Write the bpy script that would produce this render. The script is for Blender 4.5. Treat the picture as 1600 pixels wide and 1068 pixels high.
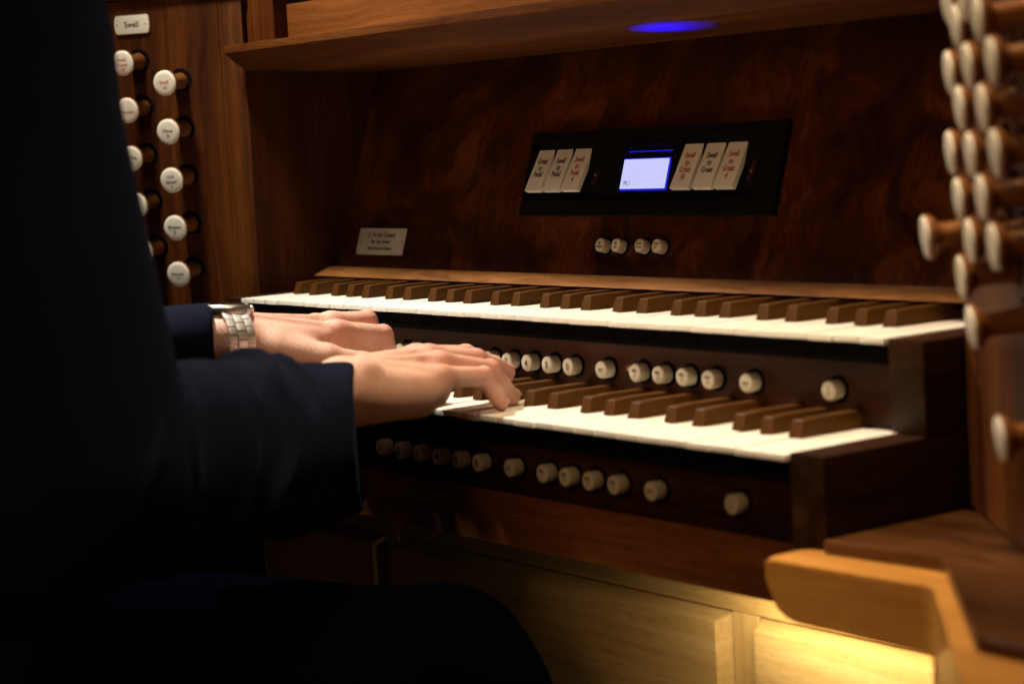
import bpy, bmesh, math, random
import numpy as np
from mathutils import Vector, Matrix

# ---------------------------------------------------------------- clear, camera, light
for o in list(bpy.data.objects): bpy.data.objects.remove(o, do_unlink=True)
sc = bpy.context.scene
COL = sc.collection
S = 0.001                                  # all sizes below are in millimetres
CAM = np.array((1774.093, -973.524, 143.483)); YAW, PIT, ROL, FPX = 0.940, -0.0998, -0.0560, 3239.3
def cam_axes():
    f = Vector((-math.sin(YAW)*math.cos(PIT), math.cos(YAW)*math.cos(PIT), math.sin(PIT)))
    r = Vector((math.cos(YAW), math.sin(YAW), 0)); u = r.cross(f)
    r2 = r*math.cos(ROL)+u*math.sin(ROL); u2 = -r*math.sin(ROL)+u*math.cos(ROL)
    return r2, u2, f
r_, u_, f_ = cam_axes()
cd = bpy.data.cameras.new('camera'); cam = bpy.data.objects.new('camera', cd); COL.objects.link(cam)
cam.matrix_world = Matrix(((r_.x, u_.x, -f_.x, CAM[0]*S), (r_.y, u_.y, -f_.y, CAM[1]*S), (r_.z, u_.z, -f_.z, CAM[2]*S), (0, 0, 0, 1)))
cd.sensor_width = 36; cd.lens = FPX/1600*36; cd.clip_start = 0.02; cd.clip_end = 50
cd.dof.use_dof = True; cd.dof.focus_distance = 1.80; cd.dof.aperture_fstop = 5.6; cd.dof.aperture_blades = 7
sc.camera = cam
w = bpy.data.worlds.new('World'); sc.world = w; w.use_nodes = True
w.node_tree.nodes['Background'].inputs[0].default_value = (1.0, 0.72, 0.5, 1)
w.node_tree.nodes['Background'].inputs[1].default_value = 0.004
sc.view_settings.view_transform = 'Standard'; sc.view_settings.look = 'None'
sc.view_settings.exposure = 0; sc.view_settings.gamma = 1; sc.view_settings.use_curve_mapping = False

def area(name, loc, target, size, size_y, power, col, spread=180):
    l = bpy.data.lights.new(name, 'AREA'); l.shape = 'RECTANGLE'; l.size = size*S; l.size_y = size_y*S
    l.energy = power; l.color = col; l.spread = math.radians(spread)
    o = bpy.data.objects.new(name, l); COL.objects.link(o)
    o.location = Vector(loc)*S
    o.rotation_euler = (Vector(target)-Vector(loc)).to_track_quat('-Z', 'Y').to_euler()
    return o
# shaded music desk lamp, above and in front of the desk, a little to the player's left
area('desk_lamp_light', (0, -230, 830), (300, -60, -30), 120, 80, 4.2, (1.0, 0.90, 0.76), 76)
# second lamp above the right end of the desk
area('right_lamp_light', (840, -240, 980), (850, -110, -120), 120, 90, 2.3, (1.0, 0.76, 0.48), 62)
# broad warm room light from behind the player
area('room_lamp_light', (1350, -1900, 800), (420, 0, 40), 600, 500, 7.6, (1.0, 0.60, 0.31))
# lamp under the key desk, shining on the oak knee panels
area('knee_lamp_light', (806, -46, -166), (812, 40, -192), 200, 8, 0.8, (1.0, 0.87, 0.53))

# ---------------------------------------------------------------- helpers
def tag(o, label=None, cat=None, group=None, kind=None):
    if label: o['label'] = label
    if cat: o['category'] = cat
    if group: o['group'] = group
    if kind: o['kind'] = kind
    return o
def empty(name, loc=(0, 0, 0)):
    o = bpy.data.objects.new(name, None); o.empty_display_size = 0.02; COL.objects.link(o)
    o.location = Vector(loc)*S
    return o
def link(name, me, mat=None, parent=None, loc=None):
    o = bpy.data.objects.new(name, me); COL.objects.link(o)
    if mat is not None and len(me.materials) == 0: me.materials.append(mat)
    if parent is not None:
        o.parent = parent
        # part meshes are in world millimetres unless loc is given
        if loc is None: o.location = -parent_world(parent)
        else: o.location = Vector(loc)*S - parent_world(parent)
    elif loc is not None: o.location = Vector(loc)*S
    return o
def parent_world(p):
    v = Vector(p.location)
    while p.parent is not None: p = p.parent; v += Vector(p.location)
    return v
def finish(bm, name, smooth=False, angle=35):
    bmesh.ops.recalc_face_normals(bm, faces=bm.faces)
    for v in bm.verts: v.co *= S
    me = bpy.data.meshes.new(name); bm.to_mesh(me); bm.free()
    if smooth:
        me.polygons.foreach_set('use_smooth', [True]*len(me.polygons))
        try: me.set_sharp_from_angle(angle=math.radians(angle))
        except Exception: pass
    return me
def prism(bm, pts, vec, mi=0):
    """polygon pts (3-D) swept by vec"""
    a = [bm.verts.new(p) for p in pts]; b = [bm.verts.new(Vector(p)+Vector(vec)) for p in pts]
    fs = [bm.faces.new(a[::-1]), bm.faces.new(b)]; n = len(a)
    for i in range(n): fs.append(bm.faces.new((a[i], a[(i+1) % n], b[(i+1) % n], b[i])))
    for f in fs: f.material_index = mi
    return a+b, fs
def box(bm, x0, x1, y0, y1, z0, z1, mi=0):
    return prism(bm, [(x0, y0, z0), (x1, y0, z0), (x1, y1, z0), (x0, y1, z0)], (0, 0, z1-z0), mi)
def bevel_all(bm, off, seg=2, edges=None):
    bmesh.ops.bevel(bm, geom=edges or bm.edges[:], offset=off, segments=seg, profile=0.7, affect='EDGES', clamp_overlap=True)
def box_me(name, x0, x1, y0, y1, z0, z1, bev=1.0, seg=2):
    bm = bmesh.new(); box(bm, x0, x1, y0, y1, z0, z1)
    if bev: bevel_all(bm, bev, seg)
    return finish(bm, name, True)
def prism_me(name, pts, vec, bev=0, seg=2):
    bm = bmesh.new(); prism(bm, pts, vec)
    if bev: bevel_all(bm, bev, seg)
    return finish(bm, name, True)
def frame_of(o, ex, ey):
    ex = Vector(ex).normalized(); ey = Vector(ey).normalized(); n = ex.cross(ey)
    return Vector(o), ex, ey, n
def P(fr, x, y, z=0): return fr[0]+fr[1]*x+fr[2]*y+fr[3]*z
def lathe(bm, fr, prof, seg=32, mi=0):
    """prof: list of (radius, height along frame normal)"""
    rings = []
    for r, h in prof:
        if r < 1e-4: rings.append([bm.verts.new(P(fr, 0, 0, h))])
        else: rings.append([bm.verts.new(P(fr, r*math.cos(2*math.pi*k/seg), r*math.sin(2*math.pi*k/seg), h)) for k in range(seg)])
    for a, b in zip(rings, rings[1:]):
        for k in range(seg):
            k2 = (k+1) % seg
            if len(a) == 1 and len(b) == 1: continue
            if len(a) == 1: f = bm.faces.new((a[0], b[k], b[k2]))
            elif len(b) == 1: f = bm.faces.new((a[k], a[k2], b[0]))
            else: f = bm.faces.new((a[k], a[k2], b[k2], b[k]))
            f.material_index = mi
def lathe_me(name, fr, prof, seg=32):
    bm = bmesh.new(); lathe(bm, fr, prof, seg); return finish(bm, name, True, 40)
def slab(bm, fr, x0, x1, y0, y1, z0, z1, mi=0):
    return prism(bm, [P(fr, x0, y0, z0), P(fr, x1, y0, z0), P(fr, x1, y1, z0), P(fr, x0, y1, z0)], fr[3]*(z1-z0), mi)
def text_me(name, lines, fr, size, lead=1.15, bold=0.0, squeeze=1.0, z=0.0, shear=0.0):
    """lettering centred on the frame origin, real thin raised mesh"""
    bm = bmesh.new(); n = len(lines)
    dg = None
    for i, s in enumerate(lines):
        cu = bpy.data.curves.new('t', 'FONT'); cu.body = s; cu.size = 1; cu.align_x = 'CENTER'; cu.offset = bold; cu.shear = shear
        cu.resolution_u = 3
        ob = bpy.data.objects.new('t', cu); COL.objects.link(ob)
        dg = bpy.context.evaluated_depsgraph_get(); dg.update()
        me = bpy.data.meshes.new_from_object(ob.evaluated_get(dg))
        yo = ((n-1)/2-i)*size*lead - size*0.33
        vs = [bm.verts.new(P(fr, v.co.x*size*squeeze, v.co.y*size+yo, z)) for v in me.vertices]
        for p in me.polygons:
            try: bm.faces.new([vs[k] for k in p.vertices])
            except ValueError: pass
        bpy.data.objects.remove(ob); bpy.data.curves.remove(cu); bpy.data.meshes.remove(me)
    for v in bm.verts: v.co *= S
    # thin slab so that it is not paper flat
    r = bmesh.ops.extrude_face_region(bm, geom=bm.faces[:])
    for v in [g for g in r['geom'] if isinstance(g, bmesh.types.BMVert)]: v.co += fr[3]*(0.12*S)
    me = bpy.data.meshes.new(name); bm.to_mesh(me); bm.free()
    return me

# ---------------------------------------------------------------- materials
def mat(name):
    m = bpy.data.materials.new(name); m.use_nodes = True
    nt = m.node_tree; b = nt.nodes['Principled BSDF']
    return m, nt, b
def N(nt, t, **kw):
    n = nt.nodes.new(t)
    for k, v in kw.items(): setattr(n, k, v)
    return n
def plain(name, col, rough=0.5, metal=0.0, coat=0.0, noise=0.0, nscale=60, bump=0.0, bscale=400, spec=0.5):
    m, nt, b = mat(name)
    b.inputs['Roughness'].default_value = rough; b.inputs['Metallic'].default_value = metal
    b.inputs['Coat Weight'].default_value = coat; b.inputs['Specular IOR Level'].default_value = spec
    b.inputs['Base Color'].default_value = (*col, 1)
    tc = N(nt, 'ShaderNodeTexCoord')
    if noise:
        t = N(nt, 'ShaderNodeTexNoise'); t.inputs['Scale'].default_value = nscale; t.inputs['Detail'].default_value = 5
        nt.links.new(tc.outputs['Object'], t.inputs['Vector'])
        mx = N(nt, 'ShaderNodeMix', data_type='RGBA')
        mx.inputs['A'].default_value = (*[c*(1-noise) for c in col], 1); mx.inputs['B'].default_value = (*[min(1, c*(1+noise)) for c in col], 1)
        nt.links.new(t.outputs['Fac'], mx.inputs['Factor']); nt.links.new(mx.outputs['Result'], b.inputs['Base Color'])
        mr = N(nt, 'ShaderNodeMapRange'); mr.inputs[3].default_value = rough*0.8; mr.inputs[4].default_value = min(1, rough*1.25)
        nt.links.new(t.outputs['Fac'], mr.inputs[0]); nt.links.new(mr.outputs[0], b.inputs['Roughness'])
    if bump:
        t2 = N(nt, 'ShaderNodeTexNoise'); t2.inputs['Scale'].default_value = bscale; t2.inputs['Detail'].default_value = 3
        nt.links.new(tc.outputs['Object'], t2.inputs['Vector'])
        bp = N(nt, 'ShaderNodeBump'); bp.inputs['Strength'].default_value = bump; bp.inputs['Distance'].default_value = 0.0006
        nt.links.new(t2.outputs['Fac'], bp.inputs['Height']); nt.links.new(bp.outputs['Normal'], b.inputs['Normal'])
    return m
def wood(name, cols, axis='X', rot=0.0, scale=1.0, rough=0.42, coat=0.12, burl=0.0, pores=0.5, band=1.0, seed=0.0, spec=0.5, fine=(40, 1300)):
    """cols: dark, mid, light. axis = grain direction"""
    m, nt, b = mat(name); L = nt.links.new
    tc = N(nt, 'ShaderNodeTexCoord')
    mp0 = N(nt, 'ShaderNodeMapping'); mp0.inputs['Location'].default_value = (seed, seed*0.7, seed*1.3)
    mp0.inputs['Rotation'].default_value = (0, 0, rot)
    L(tc.outputs['Object'], mp0.inputs['Vector'])
    # domain warp
    wn = N(nt, 'ShaderNodeTexNoise'); wn.inputs['Scale'].default_value = 7*scale if not burl else 9*scale; wn.inputs['Detail'].default_value = 2
    L(mp0.outputs[0], wn.inputs['Vector'])
    sub = N(nt, 'ShaderNodeVectorMath', operation='SUBTRACT'); sub.inputs[1].default_value = (0.5, 0.5, 0.5); L(wn.outputs['Color'], sub.inputs[0])
    scl = N(nt, 'ShaderNodeVectorMath', operation='SCALE'); scl.inputs['Scale'].default_value = 0.02+0.22*burl; L(sub.outputs[0], scl.inputs[0])
    add = N(nt, 'ShaderNodeVectorMath', operation='ADD'); L(mp0.outputs[0], add.inputs[0]); L(scl.outputs[0], add.inputs[1])
    def st(along, across):
        v = {'X': (along, across, across), 'Y': (across, along, across), 'Z': (across, across, along)}[axis]
        q = N(nt, 'ShaderNodeMapping'); q.inputs['Scale'].default_value = [k*scale for k in v]; L(add.outputs[0], q.inputs['Vector']); return q
    big = N(nt, 'ShaderNodeTexNoise'); big.inputs['Scale'].default_value = 1; big.inputs['Detail'].default_value = 4; big.inputs['Distortion'].default_value = 0.6+burl
    L(st(2.0+10*burl, 26*band).outputs[0], big.inputs['Vector'])
    med = N(nt, 'ShaderNodeTexNoise'); med.inputs['Scale'].default_value = 1; med.inputs['Detail'].default_value = 6; med.inputs['Roughness'].default_value = 0.65
    L(st(5+30*burl, 170*band).outputs[0], med.inputs['Vector'])
    fib = N(nt, 'ShaderNodeTexNoise'); fib.inputs['Scale'].default_value = 1; fib.inputs['Detail'].default_value = 3; fib.inputs['Roughness'].default_value = 0.6
    L(st(*fine).outputs[0], fib.inputs['Vector'])
    mx = N(nt, 'ShaderNodeMath', operation='MULTIPLY_ADD'); mx.inputs[1].default_value = 0.45; L(med.outputs['Fac'], mx.inputs[0])
    m2 = N(nt, 'ShaderNodeMath', operation='MULTIPLY'); m2.inputs[1].default_value = 0.55; L(big.outputs['Fac'], m2.inputs[0]); L(m2.outputs[0], mx.inputs[2])
    rp = N(nt, 'ShaderNodeValToRGB'); e = rp.color_ramp.elements
    e[0].position = 0.36; e[0].color = (*cols[0], 1); e[1].position = 0.64; e[1].color = (*cols[2], 1)
    k = rp.color_ramp.elements.new(0.5); k.color = (*cols[1], 1)
    L(mx.outputs[0], rp.inputs[0])
    # open pores: short dark dashes along the grain
    pr = N(nt, 'ShaderNodeMapRange'); pr.inputs[1].default_value = 0.30; pr.inputs[2].default_value = 0.42; pr.inputs[3].default_value = 1-pores; pr.inputs[4].default_value = 1
    L(fib.outputs['Fac'], pr.inputs[0])
    mul = N(nt, 'ShaderNodeMix', data_type='RGBA', blend_type='MULTIPLY'); mul.inputs['Factor'].default_value = 1
    L(rp.outputs[0], mul.inputs['A']); L(pr.outputs[0], mul.inputs['B'])
    L(mul.outputs['Result'], b.inputs['Base Color'])
    rr = N(nt, 'ShaderNodeMapRange'); rr.inputs[3].default_value = rough*0.8; rr.inputs[4].default_value = rough*1.35; L(med.outputs['Fac'], rr.inputs[0]); L(rr.outputs[0], b.inputs['Roughness'])
    bp = N(nt, 'ShaderNodeBump'); bp.inputs['Strength'].default_value = 0.25; bp.inputs['Distance'].default_value = 0.0004; L(fib.outputs['Fac'], bp.inputs['Height']); L(bp.outputs[0], b.inputs['Normal'])
    b.inputs['Coat Weight'].default_value = coat; b.inputs['Coat Roughness'].default_value = 0.16; b.inputs['Specular IOR Level'].default_value = spec*0.55
    return m
WAL = ((0.022, 0.0055, 0.0014), (0.058, 0.0165, 0.0040), (0.115, 0.038, 0.0095))
WALD = ((0.012, 0.0040, 0.0014), (0.030, 0.0098, 0.0030), (0.055, 0.019, 0.0060))
OAK = ((0.38, 0.22, 0.075), (0.48, 0.30, 0.115), (0.58, 0.375, 0.16))
M = {}
M['walnut_x'] = wood('walnut_x', WAL, 'X', seed=1.3)
M['walnut_z'] = wood('walnut_z', ((0.028, 0.0064, 0.0006), (0.069, 0.0170, 0.0014), (0.125, 0.0370, 0.0037)), 'Z', seed=2.1)
M['walnut_stile'] = wood('walnut_stile', ((0.023, 0.0056, 0.0006), (0.070, 0.0185, 0.0017), (0.135, 0.0420, 0.0046)), 'Z', seed=5.2, band=0.8)
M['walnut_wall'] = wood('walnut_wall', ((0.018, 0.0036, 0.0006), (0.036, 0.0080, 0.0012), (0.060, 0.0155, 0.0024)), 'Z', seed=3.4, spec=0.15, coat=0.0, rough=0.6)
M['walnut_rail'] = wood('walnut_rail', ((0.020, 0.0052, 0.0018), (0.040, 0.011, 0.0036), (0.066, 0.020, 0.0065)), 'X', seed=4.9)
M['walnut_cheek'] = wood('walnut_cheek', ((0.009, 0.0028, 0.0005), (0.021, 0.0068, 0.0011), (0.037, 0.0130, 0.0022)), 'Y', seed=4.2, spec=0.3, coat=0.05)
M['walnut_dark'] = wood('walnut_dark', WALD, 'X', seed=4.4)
def burl_mat():
    m, nt, b = mat('walnut_burl'); L = nt.links.new
    tc = N(nt, 'ShaderNodeTexCoord'); prev = tc.outputs['Object']
    for sc_, am in ((4.0, 0.30), (13, 0.07), (55, 0.010)):
        n = N(nt, 'ShaderNodeTexNoise'); n.inputs['Scale'].default_value = sc_; n.inputs['Detail'].default_value = 3; L(prev, n.inputs['Vector'])
        a = N(nt, 'ShaderNodeVectorMath', operation='SUBTRACT'); a.inputs[1].default_value = (0.5, 0.5, 0.5); L(n.outputs['Color'], a.inputs[0])
        c = N(nt, 'ShaderNodeVectorMath', operation='SCALE'); c.inputs['Scale'].default_value = am; L(a.outputs[0], c.inputs[0])
        d = N(nt, 'ShaderNodeVectorMath', operation='ADD'); L(prev, d.inputs[0]); L(c.outputs[0], d.inputs[1]); prev = d.outputs[0]
    mp = N(nt, 'ShaderNodeMapping'); mp.inputs['Scale'].default_value = (10, 7, 7); L(prev, mp.inputs['Vector'])
    big = N(nt, 'ShaderNodeTexNoise'); big.inputs['Scale'].default_value = 1; big.inputs['Detail'].default_value = 5; big.inputs['Distortion'].default_value = 1.5; L(mp.outputs[0], big.inputs['Vector'])
    wv = N(nt, 'ShaderNodeTexWave'); wv.inputs['Scale'].default_value = 26; wv.inputs['Distortion'].default_value = 5; wv.inputs['Detail'].default_value = 4; wv.inputs['Detail Scale'].default_value = 2.2; L(prev, wv.inputs['Vector'])
    mf = N(nt, 'ShaderNodeMapping'); mf.inputs['Scale'].default_value = (170, 60, 60); L(prev, mf.inputs['Vector'])
    fi = N(nt, 'ShaderNodeTexNoise'); fi.inputs['Scale'].default_value = 1; fi.inputs['Detail'].default_value = 4; L(mf.outputs[0], fi.inputs['Vector'])
    def mad(x, k, y=None):
        q = N(nt, 'ShaderNodeMath', operation='MULTIPLY_ADD'); q.inputs[1].default_value = k; L(x, q.inputs[0])
        if y is not None: L(y, q.inputs[2])
        else: q.inputs[2].default_value = 0
        return q.outputs[0]
    v = mad(big.outputs['Fac'], 0.70, mad(wv.outputs['Fac'], 0.05, mad(fi.outputs['Fac'], 0.25)))
    rp = N(nt, 'ShaderNodeValToRGB'); e = rp.color_ramp.elements
    e[0].position = 0.36; e[0].color = (0.018, 0.0031, 0.0004, 1); e[1].position = 0.66; e[1].color = (0.150, 0.040, 0.0054, 1)
    k = e.new(0.5); k.color = (0.058, 0.0130, 0.0016, 1)
    L(v, rp.inputs[0]); L(rp.outputs[0], b.inputs['Base Color'])
    b.inputs['Roughness'].default_value = 0.34; b.inputs['Coat Weight'].default_value = 0.15; b.inputs['Coat Roughness'].default_value = 0.12; b.inputs['Specular IOR Level'].default_value = 0.3
    bp = N(nt, 'ShaderNodeBump'); bp.inputs['Strength'].default_value = 0.12; bp.inputs['Distance'].default_value = 0.0003; L(fi.outputs['Fac'], bp.inputs['Height']); L(bp.outputs[0], b.inputs['Normal'])
    return m
M['walnut_burl'] = burl_mat()
M['walnut_red'] = wood('walnut_red', ((0.105, 0.032, 0.0070), (0.20, 0.065, 0.0145), (0.29, 0.105, 0.0260)), 'X', seed=7.7, pores=0.6)
M['walnut_ledge'] = wood('walnut_ledge', ((0.09, 0.030, 0.0055), (0.20, 0.075, 0.016), (0.32, 0.135, 0.035)), 'X', seed=8.3, pores=0.4, burl=0.12)
M['walnut_lip'] = wood('walnut_lip', ((0.095, 0.028, 0.005), (0.150, 0.048, 0.0085), (0.21, 0.073, 0.015)), 'X', seed=9.3)
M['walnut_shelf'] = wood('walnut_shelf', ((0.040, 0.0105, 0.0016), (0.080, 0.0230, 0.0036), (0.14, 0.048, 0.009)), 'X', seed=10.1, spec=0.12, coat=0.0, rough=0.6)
M['walnut_base'] = wood('walnut_base', ((0.022, 0.007, 0.002), (0.052, 0.018, 0.005), (0.100, 0.039, 0.011)), 'X', seed=11.4, scale=0.7, burl=0.1, rough=0.28)
M['sharp_wood'] = wood('sharp_wood', ((0.030, 0.0100, 0.0012), (0.058, 0.0210, 0.0026), (0.092, 0.037, 0.0052)), 'Y', seed=12.2, rough=0.42, spec=0.35)
M['oak_x'] = wood('oak_x', OAK, 'X', seed=13.1, rough=0.45, coat=0.1, pores=0.42, fine=(60, 900))
M['oak_z'] = wood('oak_z', ((0.40, 0.24, 0.085), (0.50, 0.31, 0.115), (0.58, 0.37, 0.15)), 'Z', seed=14.1, rough=0.45, coat=0.1, pores=0.35)
M['oak_ledge'] = wood('oak_ledge', ((0.34, 0.145, 0.026), (0.44, 0.195, 0.038), (0.54, 0.26, 0.060)), 'X', seed=15.1, rough=0.4, coat=0.15, pores=0.35)
M['knob_wood'] = plain('knob_wood', (0.19, 0.068, 0.015), 0.3, coat=0.5, noise=0.35, nscale=120)
M['ivory'] = plain('ivory', (0.82, 0.78, 0.67), 0.38, coat=0.25, noise=0.03, nscale=40)
M['key_white'] = plain('key_white', (0.84, 0.80, 0.71), 0.36, coat=0.2, noise=0.035, nscale=90, bump=0.05)
M['key_wood'] = wood('key_wood', ((0.002, 0.001, 0.0006), (0.0035, 0.0017, 0.0009), (0.0055, 0.0026, 0.0013)), 'Z', seed=16.0, coat=0.0, rough=0.8, spec=0.08)
M['ivory_old'] = plain('ivory_old', (0.64, 0.575, 0.43), 0.42, coat=0.2, noise=0.05, nscale=80)
M['black_felt_shade'] = plain('black_felt_shade', (0.004, 0.0035, 0.003), 0.95, spec=0.1)  # felt on the key beds; also paints the shade of holes and gaps
M['black_lacquer'] = plain('black_lacquer', (0.0035, 0.003, 0.003), 0.35, coat=0.05, noise=0.2, nscale=50, spec=0.25)
M['ink'] = plain('ink', (0.012, 0.010, 0.010), 0.6, noise=0.2)
M['ink_red'] = plain('ink_red', (0.42, 0.035, 0.022), 0.6, noise=0.2)
M['brass'] = plain('brass', (0.55, 0.38, 0.16), 0.3, metal=1.0, noise=0.15)
M['steel'] = plain('steel', (0.86, 0.83, 0.80), 0.42, metal=0.88, noise=0.1, nscale=300)
M['steel_brushed'] = plain('steel_brushed', (0.70, 0.67, 0.64), 0.38, metal=1.0, noise=0.15, nscale=500)
M['glass_dark'] = plain('glass_dark', (0.02, 0.02, 0.022), 0.08, coat=0.6, noise=0.05)
M['plate'] = plain('plate', (0.72, 0.62, 0.50), 0.28, coat=0.4, noise=0.05, nscale=30)
M['floor'] = wood('floor', ((0.05, 0.03, 0.015), (0.09, 0.05, 0.025), (0.13, 0.08, 0.04)), 'Y', seed=17)
def emit(name, col, s):
    m, nt, b = mat(name); b.inputs['Base Color'].default_value = (0.02, 0.02, 0.03, 1)
    b.inputs['Emission Color'].default_value = (*col, 1); b.inputs['Emission Strength'].default_value = s
    b.inputs['Roughness'].default_value = 0.25
    tc = N(nt, 'ShaderNodeTexCoord'); t = N(nt, 'ShaderNodeTexNoise'); t.inputs['Scale'].default_value = 30
    nt.links.new(tc.outputs['Object'], t.inputs['Vector'])
    mr = N(nt, 'ShaderNodeMapRange'); mr.inputs[3].default_value = s*0.93; mr.inputs[4].default_value = s*1.07
    nt.links.new(t.outputs['Fac'], mr.inputs[0]); nt.links.new(mr.outputs[0], b.inputs['Emission Strength'])
    return m
M['screen'] = emit('screen', (0.60, 0.62, 1.0), 0.95)
M['screen_edge'] = emit('screen_edge', (0.01, 0.012, 0.8), 0.6)
def skin_mat():
    m, nt, b = mat('skin'); L = nt.links.new
    tc = N(nt, 'ShaderNodeTexCoord')
    a = N(nt, 'ShaderNodeAttribute'); a.attribute_name = 'redness'
    n1 = N(nt, 'ShaderNodeTexNoise'); n1.inputs['Scale'].default_value = 85; n1.inputs['Detail'].default_value = 8; n1.inputs['Roughness'].default_value = 0.65; L(tc.outputs['Object'], n1.inputs['Vector'])
    n2 = N(nt, 'ShaderNodeTexNoise'); n2.inputs['Scale'].default_value = 900; n2.inputs['Detail'].default_value = 2; L(tc.outputs['Object'], n2.inputs['Vector'])
    vo = N(nt, 'ShaderNodeTexVoronoi'); vo.inputs['Scale'].default_value = 1100; L(tc.outputs['Object'], vo.inputs['Vector'])
    m1 = N(nt, 'ShaderNodeMix', data_type='RGBA'); m1.inputs['A'].default_value = (0.54, 0.275, 0.19, 1); m1.inputs['B'].default_value = (0.73, 0.44, 0.33, 1); L(n1.outputs['Fac'], m1.inputs['Factor'])
    m2 = N(nt, 'ShaderNodeMix', data_type='RGBA'); m2.inputs['B'].default_value = (0.56, 0.21, 0.155, 1); L(a.outputs['Fac'], m2.inputs['Factor']); L(m1.outputs['Result'], m2.inputs['A'])
    L(m2.outputs['Result'], b.inputs['Base Color'])
    b.inputs['Roughness'].default_value = 0.52
    b.inputs['Subsurface Weight'].default_value = 0.07; b.inputs['Subsurface Radius'].default_value = (1.0, 0.35, 0.18); b.inputs['Subsurface Scale'].default_value = 0.005
    ad0 = N(nt, 'ShaderNodeMath', operation='ADD'); L(n2.outputs['Fac'], ad0.inputs[0]); L(vo.outputs['Distance'], ad0.inputs[1])
    mpw = N(nt, 'ShaderNodeMapping'); mpw.inputs['Scale'].default_value = (160, 420, 160); L(tc.outputs['Object'], mpw.inputs['Vector'])
    n3 = N(nt, 'ShaderNodeTexNoise'); n3.inputs['Scale'].default_value = 1; n3.inputs['Detail'].default_value = 5; n3.inputs['Distortion'].default_value = 0.8; L(mpw.outputs[0], n3.inputs['Vector'])
    ad = N(nt, 'ShaderNodeMath', operation='MULTIPLY_ADD'); ad.inputs[1].default_value = 2.2; L(n3.outputs['Fac'], ad.inputs[0]); L(ad0.outputs[0], ad.inputs[2])
    bp = N(nt, 'ShaderNodeBump'); bp.inputs['Strength'].default_value = 0.4; bp.inputs['Distance'].default_value = 0.0006; L(ad.outputs[0], bp.inputs['Height']); L(bp.outputs[0], b.inputs['Normal'])
    return m
M['skin'] = skin_mat()
M['nail'] = plain('nail', (0.72, 0.46, 0.38), 0.25, coat=0.4, noise=0.05)
def wool(name, col, sheen=0.35, ior=1.25):
    m, nt, b = mat(name); L = nt.links.new
    tc = N(nt, 'ShaderNodeTexCoord')
    n1 = N(nt, 'ShaderNodeTexNoise'); n1.inputs['Scale'].default_value = 1500; n1.inputs['Detail'].default_value = 3; L(tc.outputs['Object'], n1.inputs['Vector'])
    n2 = N(nt, 'ShaderNodeTexNoise'); n2.inputs['Scale'].default_value = 25; L(tc.outputs['Object'], n2.inputs['Vector'])
    mx = N(nt, 'ShaderNodeMix', data_type='RGBA'); mx.inputs['A'].default_value = (*[c*0.6 for c in col], 1); mx.inputs['B'].default_value = (*[c*1.5 for c in col], 1)
    ml = N(nt, 'ShaderNodeMath', operation='MULTIPLY_ADD'); ml.inputs[1].default_value = 0.6; L(n1.outputs['Fac'], ml.inputs[0])
    m3 = N(nt, 'ShaderNodeMath', operation='MULTIPLY'); m3.inputs[1].default_value = 0.4; L(n2.outputs['Fac'], m3.inputs[0]); L(m3.outputs[0], ml.inputs[2])
    L(ml.outputs[0], mx.inputs['Factor']); L(mx.outputs['Result'], b.inputs['Base Color'])
    b.inputs['Roughness'].default_value = 0.8; b.inputs['Specular IOR Level'].default_value = 0.03; b.inputs['IOR'].default_value = ior
    b.inputs['Sheen Weight'].default_value = sheen; b.inputs['Sheen Roughness'].default_value = 0.4; b.inputs['Sheen Tint'].default_value = (0.35, 0.42, 0.75, 1)
    bp = N(nt, 'ShaderNodeBump'); bp.inputs['Strength'].default_value = 0.35; bp.inputs['Distance'].default_value = 0.0004; L(n1.outputs['Fac'], bp.inputs['Height']); L(bp.outputs[0], b.inputs['Normal'])
    return m
M['suit'] = wool('suit', (0.0066, 0.0082, 0.0172), 0.03)
M['trousers'] = wool('trousers', (0.0008, 0.0011, 0.0036), 0.0, 1.03)
M['shirt'] = wool('shirt', (0.55, 0.55, 0.56), 0.1)
M['hair'] = plain('hair', (0.03, 0.018, 0.010), 0.5, noise=0.4, nscale=200, bump=0.6, bscale=600)
M['shoe'] = plain('shoe', (0.01, 0.009, 0.008), 0.3, coat=0.3, noise=0.2)

# ---------------------------------------------------------------- dimensions
KP = 23.5; NW = 36; KW = NW*KP                 # white key pitch, number, width of a manual
DY, DZ = 91.66, 63.09                          # setback and rise between the manuals
KL = 112                                       # visible key length
JT = math.radians(33)
nL = Vector((math.sin(JT), -math.cos(JT), 0)); uL = Vector((-math.cos(JT), -math.sin(JT), 0))
JR = math.radians(37)
nR = Vector((-math.sin(JR), -math.cos(JR), 0)); uR = Vector((math.cos(JR), -math.sin(JR), 0))
XL, XR, YJ = -32, 878, 40                      # inner edges of the stop jambs
A17 = math.radians(17)
NB = frame_of((0, 122, 19.5), (1, 0, 0), (0, math.sin(A17), math.cos(A17)))   # nameboard plane, normal to the player

# ---------------------------------------------------------------- setting
fl = link('floor', box_me('floor', -1500, 2500, -2200, 1200, -880, -850, 0), M['floor']); tag(fl, kind='structure')

# ---------------------------------------------------------------- console woodwork
con = empty('organ_console', (423, 40, -850))
tag(con, 'walnut organ console with carved-out key desk, angled stop jambs and oak knee panels', 'organ console')
def part(name, me, m, parent=con, label=None):
    o = link(name, me, m, parent)
    if label: o['label'] = label
    return o
# nameboard
bm = bmesh.new(); slab(bm, NB, -40, 886, -12, 215, -16, 0); nb = part('nameboard', finish(bm, 'nameboard'), M['walnut_burl'], label='figured dark red walnut nameboard leaning back')
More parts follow.
